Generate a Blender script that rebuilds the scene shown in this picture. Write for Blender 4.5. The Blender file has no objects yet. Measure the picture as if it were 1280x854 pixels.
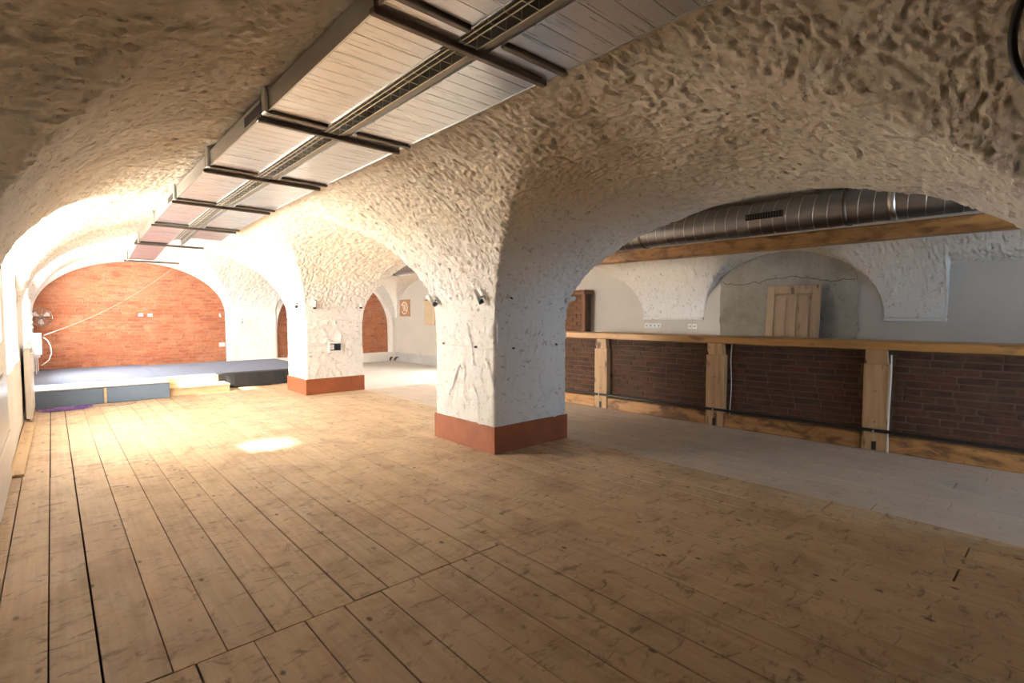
import bpy, math, random
import numpy as np
from mathutils import Vector, Matrix, Euler

random.seed(7)
RNG = np.random.default_rng(7)
SC = bpy.context.scene
COL = SC.collection

# ------------------------------------------------------------------ camera
YAW = math.radians(41.94)
PITCH = -math.atan(33 / 640.0)
cam_d = bpy.data.cameras.new('camera')
cam_d.sensor_width = 36.0
cam_d.lens = 18.0
cam_d.clip_start = 0.02
cam = bpy.data.objects.new('camera', cam_d)
COL.objects.link(cam)
cam.location = (0, 0, 1.4)
cam.rotation_euler = (math.pi / 2 + PITCH, 0, -YAW)
SC.camera = cam

# ------------------------------------------------------------------ world, sun, exposure
world = bpy.data.worlds.new('world')
SC.world = world
world.use_nodes = True
bg = world.node_tree.nodes['Background']
bg.inputs[0].default_value = (0.75, 0.86, 1.0, 1)
bg.inputs[1].default_value = 3.0

sun_d = bpy.data.lights.new('sun', 'SUN')
sun_d.energy = 110.0
sun_d.angle = math.radians(5.5)
sun_d.color = (1.0, 0.95, 0.87)
sun = bpy.data.objects.new('sun', sun_d)
COL.objects.link(sun)
SUN_EL = math.radians(32)
sdir = Vector((math.cos(SUN_EL), 0.0, -math.sin(SUN_EL)))
sun.rotation_euler = sdir.to_track_quat('-Z', 'Y').to_euler()
sun.location = (-6, 7, 6)

SKY_LEFT = 39.0        # brightness of the left window panes
SKY_STAGE = 56.0
SKY_RIGHT = 34.0
SKY_NEAR = 11.5

vs = SC.view_settings
SC.display_settings.display_device = 'sRGB'
vs.view_transform = 'Standard'
vs.look = 'None'
vs.exposure = 0.5
vs.gamma = 1.0
vs.use_curve_mapping = False

# ------------------------------------------------------------------ layout numbers (metres)
XL, XP0, XP1, XR = -0.32, 3.27, 4.33, 7.85       # left wall, pillar faces, right wall
YF, YE = -3.6, 14.1                              # near end, far end
PIERS = [(-1.12, -0.07), (3.90, 4.95), (9.00, 9.93)]
BAYS = [(-5.2, -1.12), (-0.07, 3.90), (4.95, 9.00), (9.93, YE)]
Z0 = 1.35
XC, XA = (XL + XP0) / 2, (XP0 - XL) / 2
RC, RA = (XP1 + XR) / 2, (XR - XP1) / 2

# ================================================================== helpers
def link(o, parent=None):
    COL.objects.link(o)
    if parent is not None:
        o.parent = parent
    return o

def tag(o, label=None, cat=None, group=None, kind=None):
    if label: o['label'] = label
    if cat: o['category'] = cat
    if group: o['group'] = group
    if kind: o['kind'] = kind
    return o

def empty(name, loc=(0, 0, 0), rz=0.0):
    o = bpy.data.objects.new(name, None)
    o.location = loc
    o.rotation_euler = (0, 0, rz)
    o.empty_display_size = 0.1
    COL.objects.link(o)
    return o

def me_from(name, verts, faces, mat, smooth=False):
    me = bpy.data.meshes.new(name)
    me.from_pydata([tuple(v) for v in verts], [], faces)
    if mat: me.materials.append(mat)
    if smooth:
        me.polygons.foreach_set('use_smooth', [True] * len(me.polygons))
    me.update()
    return me

class MB:
    """collects shapes, builds one mesh object"""
    def __init__(s): s.v = []; s.f = []
    def add(s, V, F):
        n = len(s.v); s.v += [tuple(p) for p in V]; s.f += [tuple(i + n for i in f) for f in F]; return s
    def box(s, x0, x1, y0, y1, z0, z1, c=0.0):
        if c <= 0:
            V = [(x, y, z) for x in (x0, x1) for y in (y0, y1) for z in (z0, z1)]
            F = [(0, 1, 3, 2), (4, 6, 7, 5), (0, 4, 5, 1), (2, 3, 7, 6), (0, 2, 6, 4), (1, 5, 7, 3)]
            return s.add(V, F)
        V, F = cbox(x0, x1, y0, y1, z0, z1, c)
        return s.add(V, F)
    def tube(s, pts, r, n=8, closed=False, cap=True):
        pts = [Vector(p) for p in pts]; N = len(pts); V = []; F = []
        rr = r if hasattr(r, '__len__') else [r] * N
        up = None
        for i, p in enumerate(pts):
            a = pts[(i - 1) % N] if (i > 0 or closed) else p
            b = pts[(i + 1) % N] if (i < N - 1 or closed) else p
            t = (b - a).normalized()
            if up is None:
                up = Vector((0, 0, 1)) if abs(t.z) < 0.9 else Vector((1, 0, 0))
            sx = t.cross(up)
            if sx.length < 1e-5: sx = t.cross(Vector((0.3, 1, 0.2)))
            sx.normalize(); up = sx.cross(t).normalized()
            for k in range(n):
                an = 2 * math.pi * k / n
                V.append(p + (sx * math.cos(an) + up * math.sin(an)) * rr[i])
        M = N if closed else N - 1
        for i in range(M):
            j = (i + 1) % N
            for k in range(n):
                k2 = (k + 1) % n
                F.append((i * n + k, i * n + k2, j * n + k2, j * n + k))
        if cap and not closed:
            F.append(tuple(range(n - 1, -1, -1)))
            F.append(tuple((N - 1) * n + k for k in range(n)))
        return s.add(V, F)
    def prism_xz(s, pts, y0, y1):
        n = len(pts)
        V = [(p[0], y0, p[1]) for p in pts] + [(p[0], y1, p[1]) for p in pts]
        F = [tuple(range(n)), tuple(range(2 * n - 1, n - 1, -1))]
        for i in range(n):
            j = (i + 1) % n
            F.append((i, i + n, j + n, j))
        return s.add(V, F)
    def prism_yz(s, pts, x0, x1):
        n = len(pts)
        V = [(x0, p[0], p[1]) for p in pts] + [(x1, p[0], p[1]) for p in pts]
        F = [tuple(range(n)), tuple(range(2 * n - 1, n - 1, -1))]
        for i in range(n):
            j = (i + 1) % n
            F.append((i, i + n, j + n, j))
        return s.add(V, F)
    def build(s, name, mat, parent=None, smooth=False):
        o = bpy.data.objects.new(name, me_from(name, s.v, s.f, mat, smooth))
        return link(o, parent)

def cbox(x0, x1, y0, y1, z0, z1, c):
    lo = (x0, y0, z0); hi = (x1, y1, z1)
    V = []; idx = {}
    for sx in (0, 1):
        for sy in (0, 1):
            for sz in (0, 1):
                for a in range(3):
                    p = []
                    for k, sg in enumerate((sx, sy, sz)):
                        base = hi[k] if sg else lo[k]
                        if k != a: base += -c if sg else c
                        p.append(base)
                    idx[(sx, sy, sz, a)] = len(V); V.append(tuple(p))
    F = []
    for a in range(3):
        b, d = (a + 1) % 3, (a + 2) % 3
        for sg in (0, 1):
            q = []
            for (u, w) in ((0, 0), (1, 0), (1, 1), (0, 1)):
                k = [0, 0, 0]; k[a] = sg; k[b] = u; k[d] = w
                q.append(idx[(*k, a)])
            F.append(tuple(q if sg else q[::-1]))
    for a in range(3):            # edges along axis a
        b, d = (a + 1) % 3, (a + 2) % 3
        for u in (0, 1):
            for w in (0, 1):
                k0 = [0, 0, 0]; k1 = [0, 0, 0]
                k0[b] = k1[b] = u; k0[d] = k1[d] = w; k0[a] = 0; k1[a] = 1
                q = [idx[(*k0, b)], idx[(*k1, b)], idx[(*k1, d)], idx[(*k0, d)]]
                F.append(tuple(q if u == w else q[::-1]))
    for sx in (0, 1):
        for sy in (0, 1):
            for sz in (0, 1):
                t = [idx[(sx, sy, sz, a)] for a in range(3)]
                F.append(tuple(t if (sx + sy + sz) % 2 else t[::-1]))
    return V, F

def copy_obj(o, parent=None):
    c = o.copy()
    COL.objects.link(c)
    c.parent = parent
    return c

# ------------------------------------------------------------------ numpy gradient noise
_perm = RNG.permutation(256).astype(np.int64)
_perm = np.concatenate([_perm, _perm, _perm])
_grad = RNG.normal(size=(256, 3)); _grad /= np.linalg.norm(_grad, axis=1)[:, None]
def pnoise(P):
    P = np.asarray(P, float)
    sh = P.shape[:-1]; P = P.reshape(-1, 3)
    i = np.floor(P).astype(np.int64); f = P - i; i &= 255
    w = f * f * f * (f * (f * 6 - 15) + 10)
    out = 0
    for dx in (0, 1):
        wx = w[:, 0] if dx else 1 - w[:, 0]
        a = _perm[(i[:, 0] + dx) & 255]
        for dy in (0, 1):
            wy = w[:, 1] if dy else 1 - w[:, 1]
            b = _perm[(a + i[:, 1] + dy) & 255]
            for dz in (0, 1):
                wz = w[:, 2] if dz else 1 - w[:, 2]
                g = _grad[_perm[(b + i[:, 2] + dz) & 255]]
                d = g[:, 0] * (f[:, 0] - dx) + g[:, 1] * (f[:, 1] - dy) + g[:, 2] * (f[:, 2] - dz)
                out = out + wx * wy * wz * d
    return out.reshape(sh)

def plaster_disp(P, coarse=1.0):
    """hand-thrown rough plaster: lumps, trowel ridges, pits"""
    warp = 0.10 * np.stack([pnoise(P * 3 + 11), pnoise(P * 3 + 37), pnoise(P * 3 + 71)], -1)
    Q = P + warp
    d = 0.034 * coarse * pnoise(P * 1.7)
    d += 0.011 * coarse * pnoise(Q * 5.0)
    d += 0.0042 * np.tanh(4.5 * pnoise(Q * np.array([11, 16, 13.0])))
    d += 0.0052 * np.tanh(4.5 * pnoise(Q * np.array([22, 33, 27.0]) + 5))
    d += 0.008 * pnoise(Q * 44)
    pits = np.clip(pnoise(Q * np.array([15, 26, 20.0]) + 90) - 0.27, 0, 1)
    d -= 0.11 * pits
    return d

def grid_normals(P):
    gu = np.gradient(P, axis=0); gv = np.gradient(P, axis=1)
    n = np.cross(gu, gv); l = np.linalg.norm(n, axis=-1, keepdims=True); l[l == 0] = 1
    return n / l

def grid_mesh(name, P, mat, keep=None, flip=False, smooth=True, parent=None):
    ny, nx = P.shape[:2]
    idx = np.arange(ny * nx).reshape(ny, nx)
    q = np.stack([idx[:-1, :-1], idx[:-1, 1:], idx[1:, 1:], idx[1:, :-1]], -1)
    if flip: q = q[..., ::-1]
    if keep is not None: q = q[keep]
    q = q.reshape(-1, 4)
    me = bpy.data.meshes.new(name)
    me.vertices.add(ny * nx)
    me.vertices.foreach_set('co', P.astype(np.float32).ravel())
    me.loops.add(q.size)
    me.loops.foreach_set('vertex_index', q.ravel().astype(np.int32))
    me.polygons.add(len(q))
    me.polygons.foreach_set('loop_start', (np.arange(len(q)) * 4).astype(np.int32))
    me.polygons.foreach_set('use_smooth', np.full(len(q), smooth))
    me.materials.append(mat)
    me.update(calc_edges=True)
    me.validate()
    return link(bpy.data.objects.new(name, me), parent)

# ================================================================== materials
class NT:
    def __init__(s, name):
        s.m = bpy.data.materials.new(name); s.m.use_nodes = True
        s.t = s.m.node_tree; s.b = s.t.nodes['Principled BSDF']
        s.out = s.t.nodes['Material Output']
    def n(s, typ, **kw):
        nd = s.t.nodes.new(typ)
        for k, v in kw.items():
            if k in nd.inputs: nd.inputs[k].default_value = v
            else: setattr(nd, k, v)
        return nd
    def l(s, a, b): s.t.links.new(a, b)
    def pos(s, scale=(1, 1, 1), rand=0.0, src='Position'):
        if src == 'Position': p = s.n('ShaderNodeNewGeometry').outputs['Position']
        else: p = s.n('ShaderNodeTexCoord').outputs[src]
        if rand:
            oi = s.n('ShaderNodeObjectInfo')
            mu = s.n('ShaderNodeVectorMath', operation='SCALE'); 
            cmb = s.n('ShaderNodeCombineXYZ')
            s.l(oi.outputs['Random'], cmb.inputs[0]); s.l(oi.outputs['Random'], cmb.inputs[1]); s.l(oi.outputs['Random'], cmb.inputs[2])
            s.l(cmb.outputs[0], mu.inputs[0]); mu.inputs['Scale'].default_value = rand
            ad = s.n('ShaderNodeVectorMath', operation='ADD')
            s.l(p, ad.inputs[0]); s.l(mu.outputs[0], ad.inputs[1]); p = ad.outputs[0]
        mp = s.n('ShaderNodeVectorMath', operation='MULTIPLY')
        s.l(p, mp.inputs[0]); mp.inputs[1].default_value = scale
        return mp.outputs[0]
    def noise(s, vec, scale, detail=4, rough=0.55, dist=0.0):
        nd = s.n('ShaderNodeTexNoise'); nd.inputs['Scale'].default_value = scale
        nd.inputs['Detail'].default_value = detail; nd.inputs['Roughness'].default_value = rough
        nd.inputs['Distortion'].default_value = dist
        s.l(vec, nd.inputs['Vector']); return nd.outputs['Fac']
    def ramp(s, fac, stops, interp='LINEAR'):
        r = s.n('ShaderNodeValToRGB'); r.color_ramp.interpolation = interp
        e = r.color_ramp.elements
        while len(e) < len(stops): e.new(0.5)
        for el, (p, c) in zip(e, stops):
            el.position = p; el.color = (*c, 1) if len(c) == 3 else c
        s.l(fac, r.inputs[0]); return r.outputs[0]
    def mix(s, fac, a, b, mode='MIX'):
        m = s.n('ShaderNodeMix', data_type='RGBA', blend_type=mode)
        if isinstance(fac, (int, float)): m.inputs['Factor'].default_value = fac
        else: s.l(fac, m.inputs['Factor'])
        for sock, v in ((m.inputs[6], a), (m.inputs[7], b)):
            if isinstance(v, tuple): sock.default_value = (*v, 1) if len(v) == 3 else v
            else: s.l(v, sock)
        return m.outputs[2]
    def bump(s, h, strength, dist):
        b = s.n('ShaderNodeBump'); b.inputs['Strength'].default_value = strength; b.inputs['Distance'].default_value = dist
        s.l(h, b.inputs['Height']); s.l(b.outputs[0], s.b.inputs['Normal'])
    def color(s, c):
        if isinstance(c, tuple): s.b.inputs['Base Color'].default_value = (*c, 1)
        else: s.l(c, s.b.inputs['Base Color'])
    def set(s, **kw):
        for k, v in kw.items(): s.b.inputs[k.replace('_', ' ')].default_value = v
        return s

def m_plain(name, c, rough=0.6, metal=0.0, var=0.06, scale=8.0, bump=0.0):
    t = NT(name); v = t.pos(rand=3.0)
    f = t.noise(v, scale, 4)
    t.color(t.ramp(f, [(0.25, tuple(max(0, x * (1 - var)) for x in c)), (0.75, tuple(min(1, x * (1 + var)) for x in c))]))
    t.set(Roughness=rough, Metallic=metal)
    if bump: t.bump(t.noise(v, scale * 8, 4), 0.5, bump)
    return t.m

def m_plaster(name, base, dirt, pitc, bump=0.008, pitw=0.5, lit_low=None):
    t = NT(name); v = t.pos()
    a = t.noise(v, 1.3, 5)
    c = t.ramp(a, [(0.3, dirt), (0.62, base)])
    if lit_low:      # light painted by height: paler to about head height, warm bounce tan above
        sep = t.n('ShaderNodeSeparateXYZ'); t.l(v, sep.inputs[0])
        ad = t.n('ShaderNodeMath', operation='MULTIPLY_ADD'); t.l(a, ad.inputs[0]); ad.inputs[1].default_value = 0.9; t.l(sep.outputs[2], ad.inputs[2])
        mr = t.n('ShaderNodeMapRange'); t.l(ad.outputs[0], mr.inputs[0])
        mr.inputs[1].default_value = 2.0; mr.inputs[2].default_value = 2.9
        c = t.mix(mr.outputs[0], lit_low, c)
    b = t.noise(t.pos((1, 1.7, 1.3)), 15, 3, 0.6, 0.8)
    p = t.ramp(b, [(0.60, (0, 0, 0)), (0.68, (pitw,) * 3)])
    c = t.mix(p, c, pitc)
    t.color(c); t.set(Roughness=0.92)
    t.b.inputs['Specular IOR Level'].default_value = 0.15
    h1 = t.noise(v, 48, 7, 0.72, 0.5)
    t.bump(h1, 0.9, bump)
    return t.m

def m_wood(name, c0, c1, dark, axis='y', knots=0.5, rough=0.6, rand=9.0, stain=None, grain=1.0, tint=0.12):
    t = NT(name)
    st = {'x': (1.2, 18, 18), 'y': (18, 1.2, 18), 'z': (18, 18, 1.2)}[axis]
    v = t.pos(tuple(q * grain for q in st), rand=rand)
    g = t.noise(v, 1.0, 6, 0.6, 0.35)
    c = t.ramp(g, [(0.32, c1), (0.62, c0)])
    oi = t.n('ShaderNodeObjectInfo')
    tc = t.ramp(oi.outputs['Random'], [(0.0, (1 - tint,) * 3), (1.0, (1.0 + 0.0,) * 3)])
    c = t.mix(1.0, c, tc, 'MULTIPLY')
    kn = {'x': (3, 9, 9), 'y': (9, 3, 9), 'z': (9, 9, 3)}[axis]
    kv = t.pos(kn, rand=rand)
    k = t.noise(kv, 1.0, 2, 0.5)
    kf = t.ramp(k, [(0.61, (0, 0, 0)), (0.69, (knots,) * 3)])
    c = t.mix(kf, c, dark)
    if stain:
        sv = t.noise(t.pos((1,.45,1)), 9, 5, 0.6, 0.5)
        sf = t.ramp(sv, [(0.47, (0, 0, 0)), (0.62, (0.8,) * 3)])
        c = t.mix(sf, c, stain)
    t.color(c); t.set(Roughness=rough)
    t.bump(g, 0.35, 0.003)
    return t.m

def m_floor(name='floor_boards', dust_light=0.0):
    t = NT(name)
    g = t.noise(t.pos((30, 1.6, 30), rand=11), 1.0, 6, 0.62, 0.5)
    c = t.ramp(g, [(0.28, (0.455, 0.318, 0.19)), (0.52, (0.545, 0.395, 0.25)), (0.72, (0.60, 0.45, 0.295))])
    oi = t.n('ShaderNodeObjectInfo')
    c = t.mix(1.0, c, t.ramp(oi.outputs['Random'], [(0, (0.86, 0.85, 0.83)), (1, (1.03, 1.02, 1.0))]), 'MULTIPLY')
    # cloudy worn grime
    w = t.noise(t.pos(), 2.3, 7, 0.7, 0.4)
    c = t.mix(t.ramp(w, [(0.47, (0, 0, 0)), (0.70, (0.6,) * 3)]), c, (0.26, 0.165, 0.095))
    # dirt marks lying across the boards
    d = t.noise(t.pos((5.5, 15, 1)), 1.0, 4, 0.7, 0.9)
    c = t.mix(t.ramp(d, [(0.585, (0, 0, 0)), (0.67, (0.72,) * 3)]), c, (0.13, 0.08, 0.05))
    # trodden-in smudges
    sm = t.noise(t.pos((1.0, 1.25, 1)), 8.5, 5, 0.62, 1.2)
    c = t.mix(t.ramp(sm, [(0.575, (0, 0, 0)), (0.68, (0.6,) * 3)]), c, (0.155, 0.095, 0.062))
    # small knots and nail holes
    vo = t.n('ShaderNodeTexVoronoi'); vo.inputs['Scale'].default_value = 1.0
    t.l(t.pos((8, 4.6, 1)), vo.inputs['Vector'])
    vo.inputs['Randomness'].default_value = 1.0
    kd = t.ramp(vo.outputs['Distance'], [(0.06, (0.9,) * 3), (0.12, (0, 0, 0))])
    kn = t.noise(t.pos((1.7, 1.7, 1)), 3.0, 1)
    km = t.ramp(kn, [(0.42, (0, 0, 0)), (0.48, (1, 1, 1))])
    c = t.mix(t.mix(1.0, kd, km, 'MULTIPLY'), c, (0.07, 0.038, 0.02))
    if dust_light: c = t.mix(dust_light, c, (0.50, 0.475, 0.455))  # grey dust, lightened to stand in for some of the aisle window's daylight
    t.color(c)
    r = t.ramp(w, [(0.3, (0.42,) * 3), (0.7, (0.62,) * 3)])
    t.l(r, t.b.inputs['Roughness'])
    t.bump(t.mix(0.5, g, d), 0.35, 0.004)
    return t.m

def m_brick(name, cols, rand=13.0, smear=None):
    t = NT(name); oi = t.n('ShaderNodeObjectInfo')
    n = len(cols)
    v = t.pos((1, 1, 1), rand=0)
    cell = t.noise(t.pos((3.2, 3.2, 11)), 1.0, 1)
    ad = t.n('ShaderNodeMath', operation='ADD'); t.l(oi.outputs['Random'], ad.inputs[0]); t.l(cell, ad.inputs[1])
    fr = t.n('ShaderNodeMath', operation='FRACT'); t.l(ad.outputs[0], fr.inputs[0])
    c = t.ramp(fr.outputs[0], [(i / (n - 1), cols[i]) for i in range(n)])
    a = t.noise(v, 26, 5, 0.65)
    c = t.mix(t.ramp(a, [(0.35, (0.45,) * 3), (0.6, (0, 0, 0))]), c, tuple(x * 0.45 for x in cols[0]))
    if smear:
        s = t.noise(v, 2.2, 5, 0.6)
        c = t.mix(t.ramp(s, [(0.5, (0, 0, 0)), (0.7, (0.55,) * 3)]), c, smear)
    t.color(c); t.set(Roughness=0.88)
    t.bump(a, 0.6, 0.006)
    return t.m

def m_metal(name, c, rough, brush=None, var=0.1):
    t = NT(name)
    v = t.pos(brush or (6, 6, 6), rand=5.0)
    f = t.noise(v, 1.0, 5, 0.6)
    t.color(t.ramp(f, [(0.3, tuple(x * (1 - var) for x in c)), (0.7, tuple(min(1, x * (1 + var)) for x in c))]))
    t.set(Metallic=1.0)
    t.l(t.ramp(f, [(0.3, (rough * 0.85,) * 3), (0.7, (rough * 1.2,) * 3)]), t.b.inputs['Roughness'])
    return t.m

def m_emit(name, c, s):
    t = NT(name); t.color((0.8, 0.8, 0.8))
    t.b.inputs['Emission Color'].default_value = (*c, 1); t.b.inputs['Emission Strength'].default_value = s
    t.set(Roughness=0.2)
    return t.m

def m_clear(name):
    t = NT(name)
    tr = t.n('ShaderNodeBsdfTransparent'); tr.inputs[0].default_value = (0.96, 0.97, 0.97, 1)
    gl = t.n('ShaderNodeBsdfGlossy'); gl.inputs['Roughness'].default_value = 0.03
    mx = t.n('ShaderNodeMixShader'); mx.inputs[0].default_value = 0.06
    t.l(tr.outputs[0], mx.inputs[1]); t.l(gl.outputs[0], mx.inputs[2]); t.l(mx.outputs[0], t.out.inputs[0])
    return t.m

M = {}
M['plaster'] = m_plaster('rough_lime_plaster', (0.80, 0.70, 0.555), (0.69, 0.57, 0.42), (0.30, 0.20, 0.12), 0.012, 0.55, lit_low=(0.80, 0.775, 0.74))
M['plaster_wall'] = m_plaster('white_wall_plaster', (0.80, 0.77, 0.72), (0.74, 0.70, 0.64), (0.45, 0.38, 0.32), 0.005, 0.3)
M['plaster_grey'] = m_plaster('grey_rough_plaster', (0.66, 0.63, 0.58), (0.56, 0.52, 0.47), (0.32, 0.27, 0.22), 0.008, 0.4)
M['paint'] = m_plain('smooth_wall_paint', (0.52, 0.475, 0.42), 0.75, var=0.07, scale=1.5)
M['concrete'] = m_plaster('bare_concrete_render', (0.43, 0.395, 0.33), (0.21, 0.185, 0.145), (0.15, 0.12, 0.09), 0.008, 0.5)
M['pale_floor'] = m_plain('pale_dusty_screed', (0.62, 0.59, 0.55), 0.8, var=0.08, scale=2.5)
M['subfloor'] = m_plain('dark_subfloor', (0.035, 0.022, 0.014), 0.95, var=0.2)
M['floor'] = m_floor()
M['floor_grey'] = m_floor('dusty_daylit_boards', 0.52)
M['skirt'] = m_plain('red_brown_skirting', (0.29, 0.083, 0.030), 0.42, var=0.22, scale=5)
M['beam'] = m_wood('oiled_pine_beam', (0.56, 0.30, 0.10), (0.36, 0.165, 0.05), (0.10, 0.04, 0.015), 'y', 0.8, 0.5, stain=(0.22, 0.10, 0.035))
M['counter'] = m_wood('oiled_pine_counter', (0.52, 0.275, 0.085), (0.36, 0.17, 0.048), (0.14, 0.06, 0.02), 'y', 0.7, 0.45)
M['sill'] = m_wood('scorched_pine_sill', (0.50, 0.26, 0.09), (0.34, 0.16, 0.05), (0.07, 0.03, 0.012), 'y', 0.9, 0.55, stain=(0.10, 0.042, 0.016))
M['post'] = m_wood('pale_pine_post', (0.55, 0.355, 0.185), (0.39, 0.225, 0.10), (0.10, 0.045, 0.02), 'z', 0.9, 0.6)
M['doorwood'] = m_wood('raw_pine_door', (0.50, 0.35, 0.22), (0.42, 0.28, 0.165), (0.13, 0.07, 0.04), 'z', 0.8, 0.6, tint=0.04)
M['plywood'] = m_wood('plywood', (0.72, 0.55, 0.33), (0.62, 0.45, 0.25), (0.4, 0.26, 0.14), 'x', 0.3, 0.55)
M['plankwood'] = m_wood('loose_board_wood', (0.60, 0.44, 0.27), (0.50, 0.34, 0.19), (0.2, 0.11, 0.06), 'y', 0.5, 0.6)
M['brick_bar'] = m_brick('dark_red_brick', [(0.075, 0.028, 0.016), (0.115, 0.042, 0.022), (0.045, 0.019, 0.012), (0.10, 0.047, 0.024), (0.06, 0.024, 0.014)], smear=(0.085, 0.05, 0.027))
M['mortar_bar'] = m_plain('brown_mortar', (0.115, 0.072, 0.043), 0.95, var=0.25, scale=7, bump=0.004)
M['brick_end'] = m_brick('orange_red_brick', [(0.36, 0.105, 0.048), (0.46, 0.155, 0.072), (0.29, 0.085, 0.045), (0.50, 0.20, 0.10), (0.40, 0.12, 0.055)], smear=(0.52, 0.25, 0.14))
M['mortar_end'] = m_plain('reddish_mortar', (0.36, 0.19, 0.125), 0.95, var=0.25, scale=5, bump=0.004)
M['brick_pier'] = m_brick('brown_brick', [(0.15, 0.07, 0.035), (0.19, 0.085, 0.04), (0.11, 0.05, 0.028)])
M['capwood'] = m_plain('dark_stained_wood', (0.17, 0.07, 0.035), 0.5, var=0.2)
M['alu'] = m_metal('brushed_aluminium', (0.78, 0.80, 0.81), 0.30, (2, 60, 60), 0.04)
M['alu_side'] = m_metal('dull_aluminium_side', (0.60, 0.61, 0.60), 0.34, (40, 2, 40), 0.12)
M['steel'] = m_metal('dark_steel_channel', (0.20, 0.17, 0.145), 0.48, (8, 8, 8), 0.2)
M['tray'] = m_metal('galvanised_tray', (0.33, 0.32, 0.28), 0.5, (10, 10, 10), 0.2)
M['wire'] = m_metal('zinc_wire', (0.80, 0.78, 0.72), 0.35, (10, 10, 10), 0.1)
M['galv'] = m_metal('galvanised_duct', (0.36, 0.35, 0.335), 0.42, (5, 1.2, 5), 0.16)
M['galv_seam'] = m_metal('bright_duct_seam', (0.74, 0.72, 0.68), 0.32, (9, 9, 9), 0.1)
M['black'] = m_plain('black_plastic', (0.012, 0.012, 0.013), 0.45, var=0.2)
M['blackiron'] = m_plain('black_iron_rail', (0.010, 0.010, 0.011), 0.35, var=0.2)
M['white'] = m_plain('white_enamel', (0.80, 0.79, 0.76), 0.35, var=0.03)
M['whiteplastic'] = m_plain('white_plastic', (0.74, 0.73, 0.70), 0.45, var=0.03)
M['greypanel'] = m_plain('grey_white_laminate', (0.60, 0.60, 0.60), 0.3, var=0.05)
M['carpet'] = m_plain('blue_grey_carpet', (0.15, 0.175, 0.25), 0.97, var=0.14, scale=30, bump=0.004)
M['bluepanel'] = m_plain('blue_grey_board', (0.165, 0.225, 0.31), 0.8, var=0.06, scale=14)
M['blackcarpet'] = m_plain('charcoal_carpet', (0.028, 0.027, 0.028), 0.97, var=0.2, scale=40, bump=0.004)
M['screen'] = m_plain('dark_display', (0.03, 0.037, 0.05), 0.12, var=0.3, scale=20)
M['purple'] = m_plain('purple_cable', (0.18, 0.09, 0.33), 0.5, var=0.2)
M['pink'] = m_plain('pale_string', (0.70, 0.50, 0.46), 0.8, var=0.05)
M['chrome'] = m_metal('worn_chrome', (0.42, 0.38, 0.36), 0.25, (10, 10, 10), 0.2)
M['poster'] = m_plain('brown_poster', (0.36, 0.20, 0.10), 0.7, var=0.25, scale=12)
M['poster2'] = m_plain('beige_board', (0.55, 0.42, 0.27), 0.7, var=0.1, scale=6)
M['postermark'] = m_plain('pale_print', (0.72, 0.63, 0.5), 0.7, var=0.05)
M['stain'] = m_plaster('damp_grey_stain', (0.48, 0.47, 0.45), (0.38, 0.37, 0.36), (0.25, 0.24, 0.23), 0.006, 0.5)
M['winframe'] = m_plain('white_window_frame', (0.75, 0.74, 0.72), 0.4, var=0.03)
M['day_left'] = m_emit('daylit_glass_left', (1.0, 0.955, 0.89), SKY_LEFT)
M['day_stage'] = m_emit('daylit_glass_stage', (1.0, 0.965, 0.91), SKY_STAGE)
M['day_right'] = m_emit('daylit_glass_right', (1.0, 0.96, 0.90), SKY_RIGHT)
M['day_near'] = m_emit('daylit_glass_near', (0.58, 0.76, 1.0), SKY_NEAR)
M['clear'] = m_clear('clear_glass')

# ================================================================== ceiling: groin vaults
def lin(x, x0, v0, x1, v1):
    return v0 + (v1 - v0) * np.clip((x - x0) / (x1 - x0), 0, 1)

def ell(t):
    return np.sqrt(np.clip(1 - t * t, 0, 1))

def smax(a, b, k=0.05):
    h = np.clip(0.5 + 0.5 * (a - b) / k, 0, 1)
    return b + (a - b) * h + k * h * (1 - h)

BMAIN = 1.46
def vault_z(X, Y):
    Z = np.full(X.shape, -9.0)
    nave = X <= XP0 + 1e-6
    aisle = X >= XP1 - 1e-6
    zm = np.where(nave, Z0 + BMAIN * ell((X - XC) / XA), np.where(aisle, Z0 - 0.02 + 1.50 * ell((X - RC) / RA), -9.0))
    # cross barrels
    zc = np.full(X.shape, -9.0)
    for (a, b) in BAYS:
        inb = (Y >= a - 1e-6) & (Y <= b + 1e-6)
        v = (Y - (a + b) / 2) / ((b - a) / 2)
        B = np.where(X < XC, lin(X, XL, 1.10, XC, 1.44), np.where(X < RC, lin(X, XC, 1.44, XP1, 1.04), 0))
        B = np.where(X > XP1, lin(X, XP1, 1.04, RC, 1.42), B)
        z0 = np.where(X < RC, Z0, -9)
        if a > 4 and a < 6:           # second bay: far springing sits lower on the aisle side
            z0 = z0 - np.where(Y > (a + b) / 2, lin(X, XP0, 0.0, XP1, 0.10), 0) * np.abs(v)
        zc = np.where(inb & (X <= RC), z0 + B * ell(v), zc)
    # lunettes on the right wall
    for (a, b, c0) in ((1.68, 4.09, 0.97), (5.22, 9.3, 1.12), (10.3, 14.0, 1.15)):
        inb = (Y >= a) & (Y <= b) & (X > RC)
        v = (Y - (a + b) / 2) / ((b - a) / 2)
        B = lin(X, RC, 1.42, XR, c0)
        zc = np.where(inb, 1.33 + B * ell(v) ** 0.9, zc)
    zc = np.where((Y < 1.06) & (X > RC), 2.0 + lin(X, RC, 0.8, XR, 0.0), zc)
    return smax(zm, zc, 0.06)

def sin_pts(a, b, n):
    t = np.linspace(-np.pi / 2, np.pi / 2, n)
    return (a + b) / 2 + (b - a) / 2 * np.sin(t)

def cat(*segs):
    out = [segs[0]]
    for s in segs[1:]: out.append(s[1:])
    return np.concatenate(out)

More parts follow.
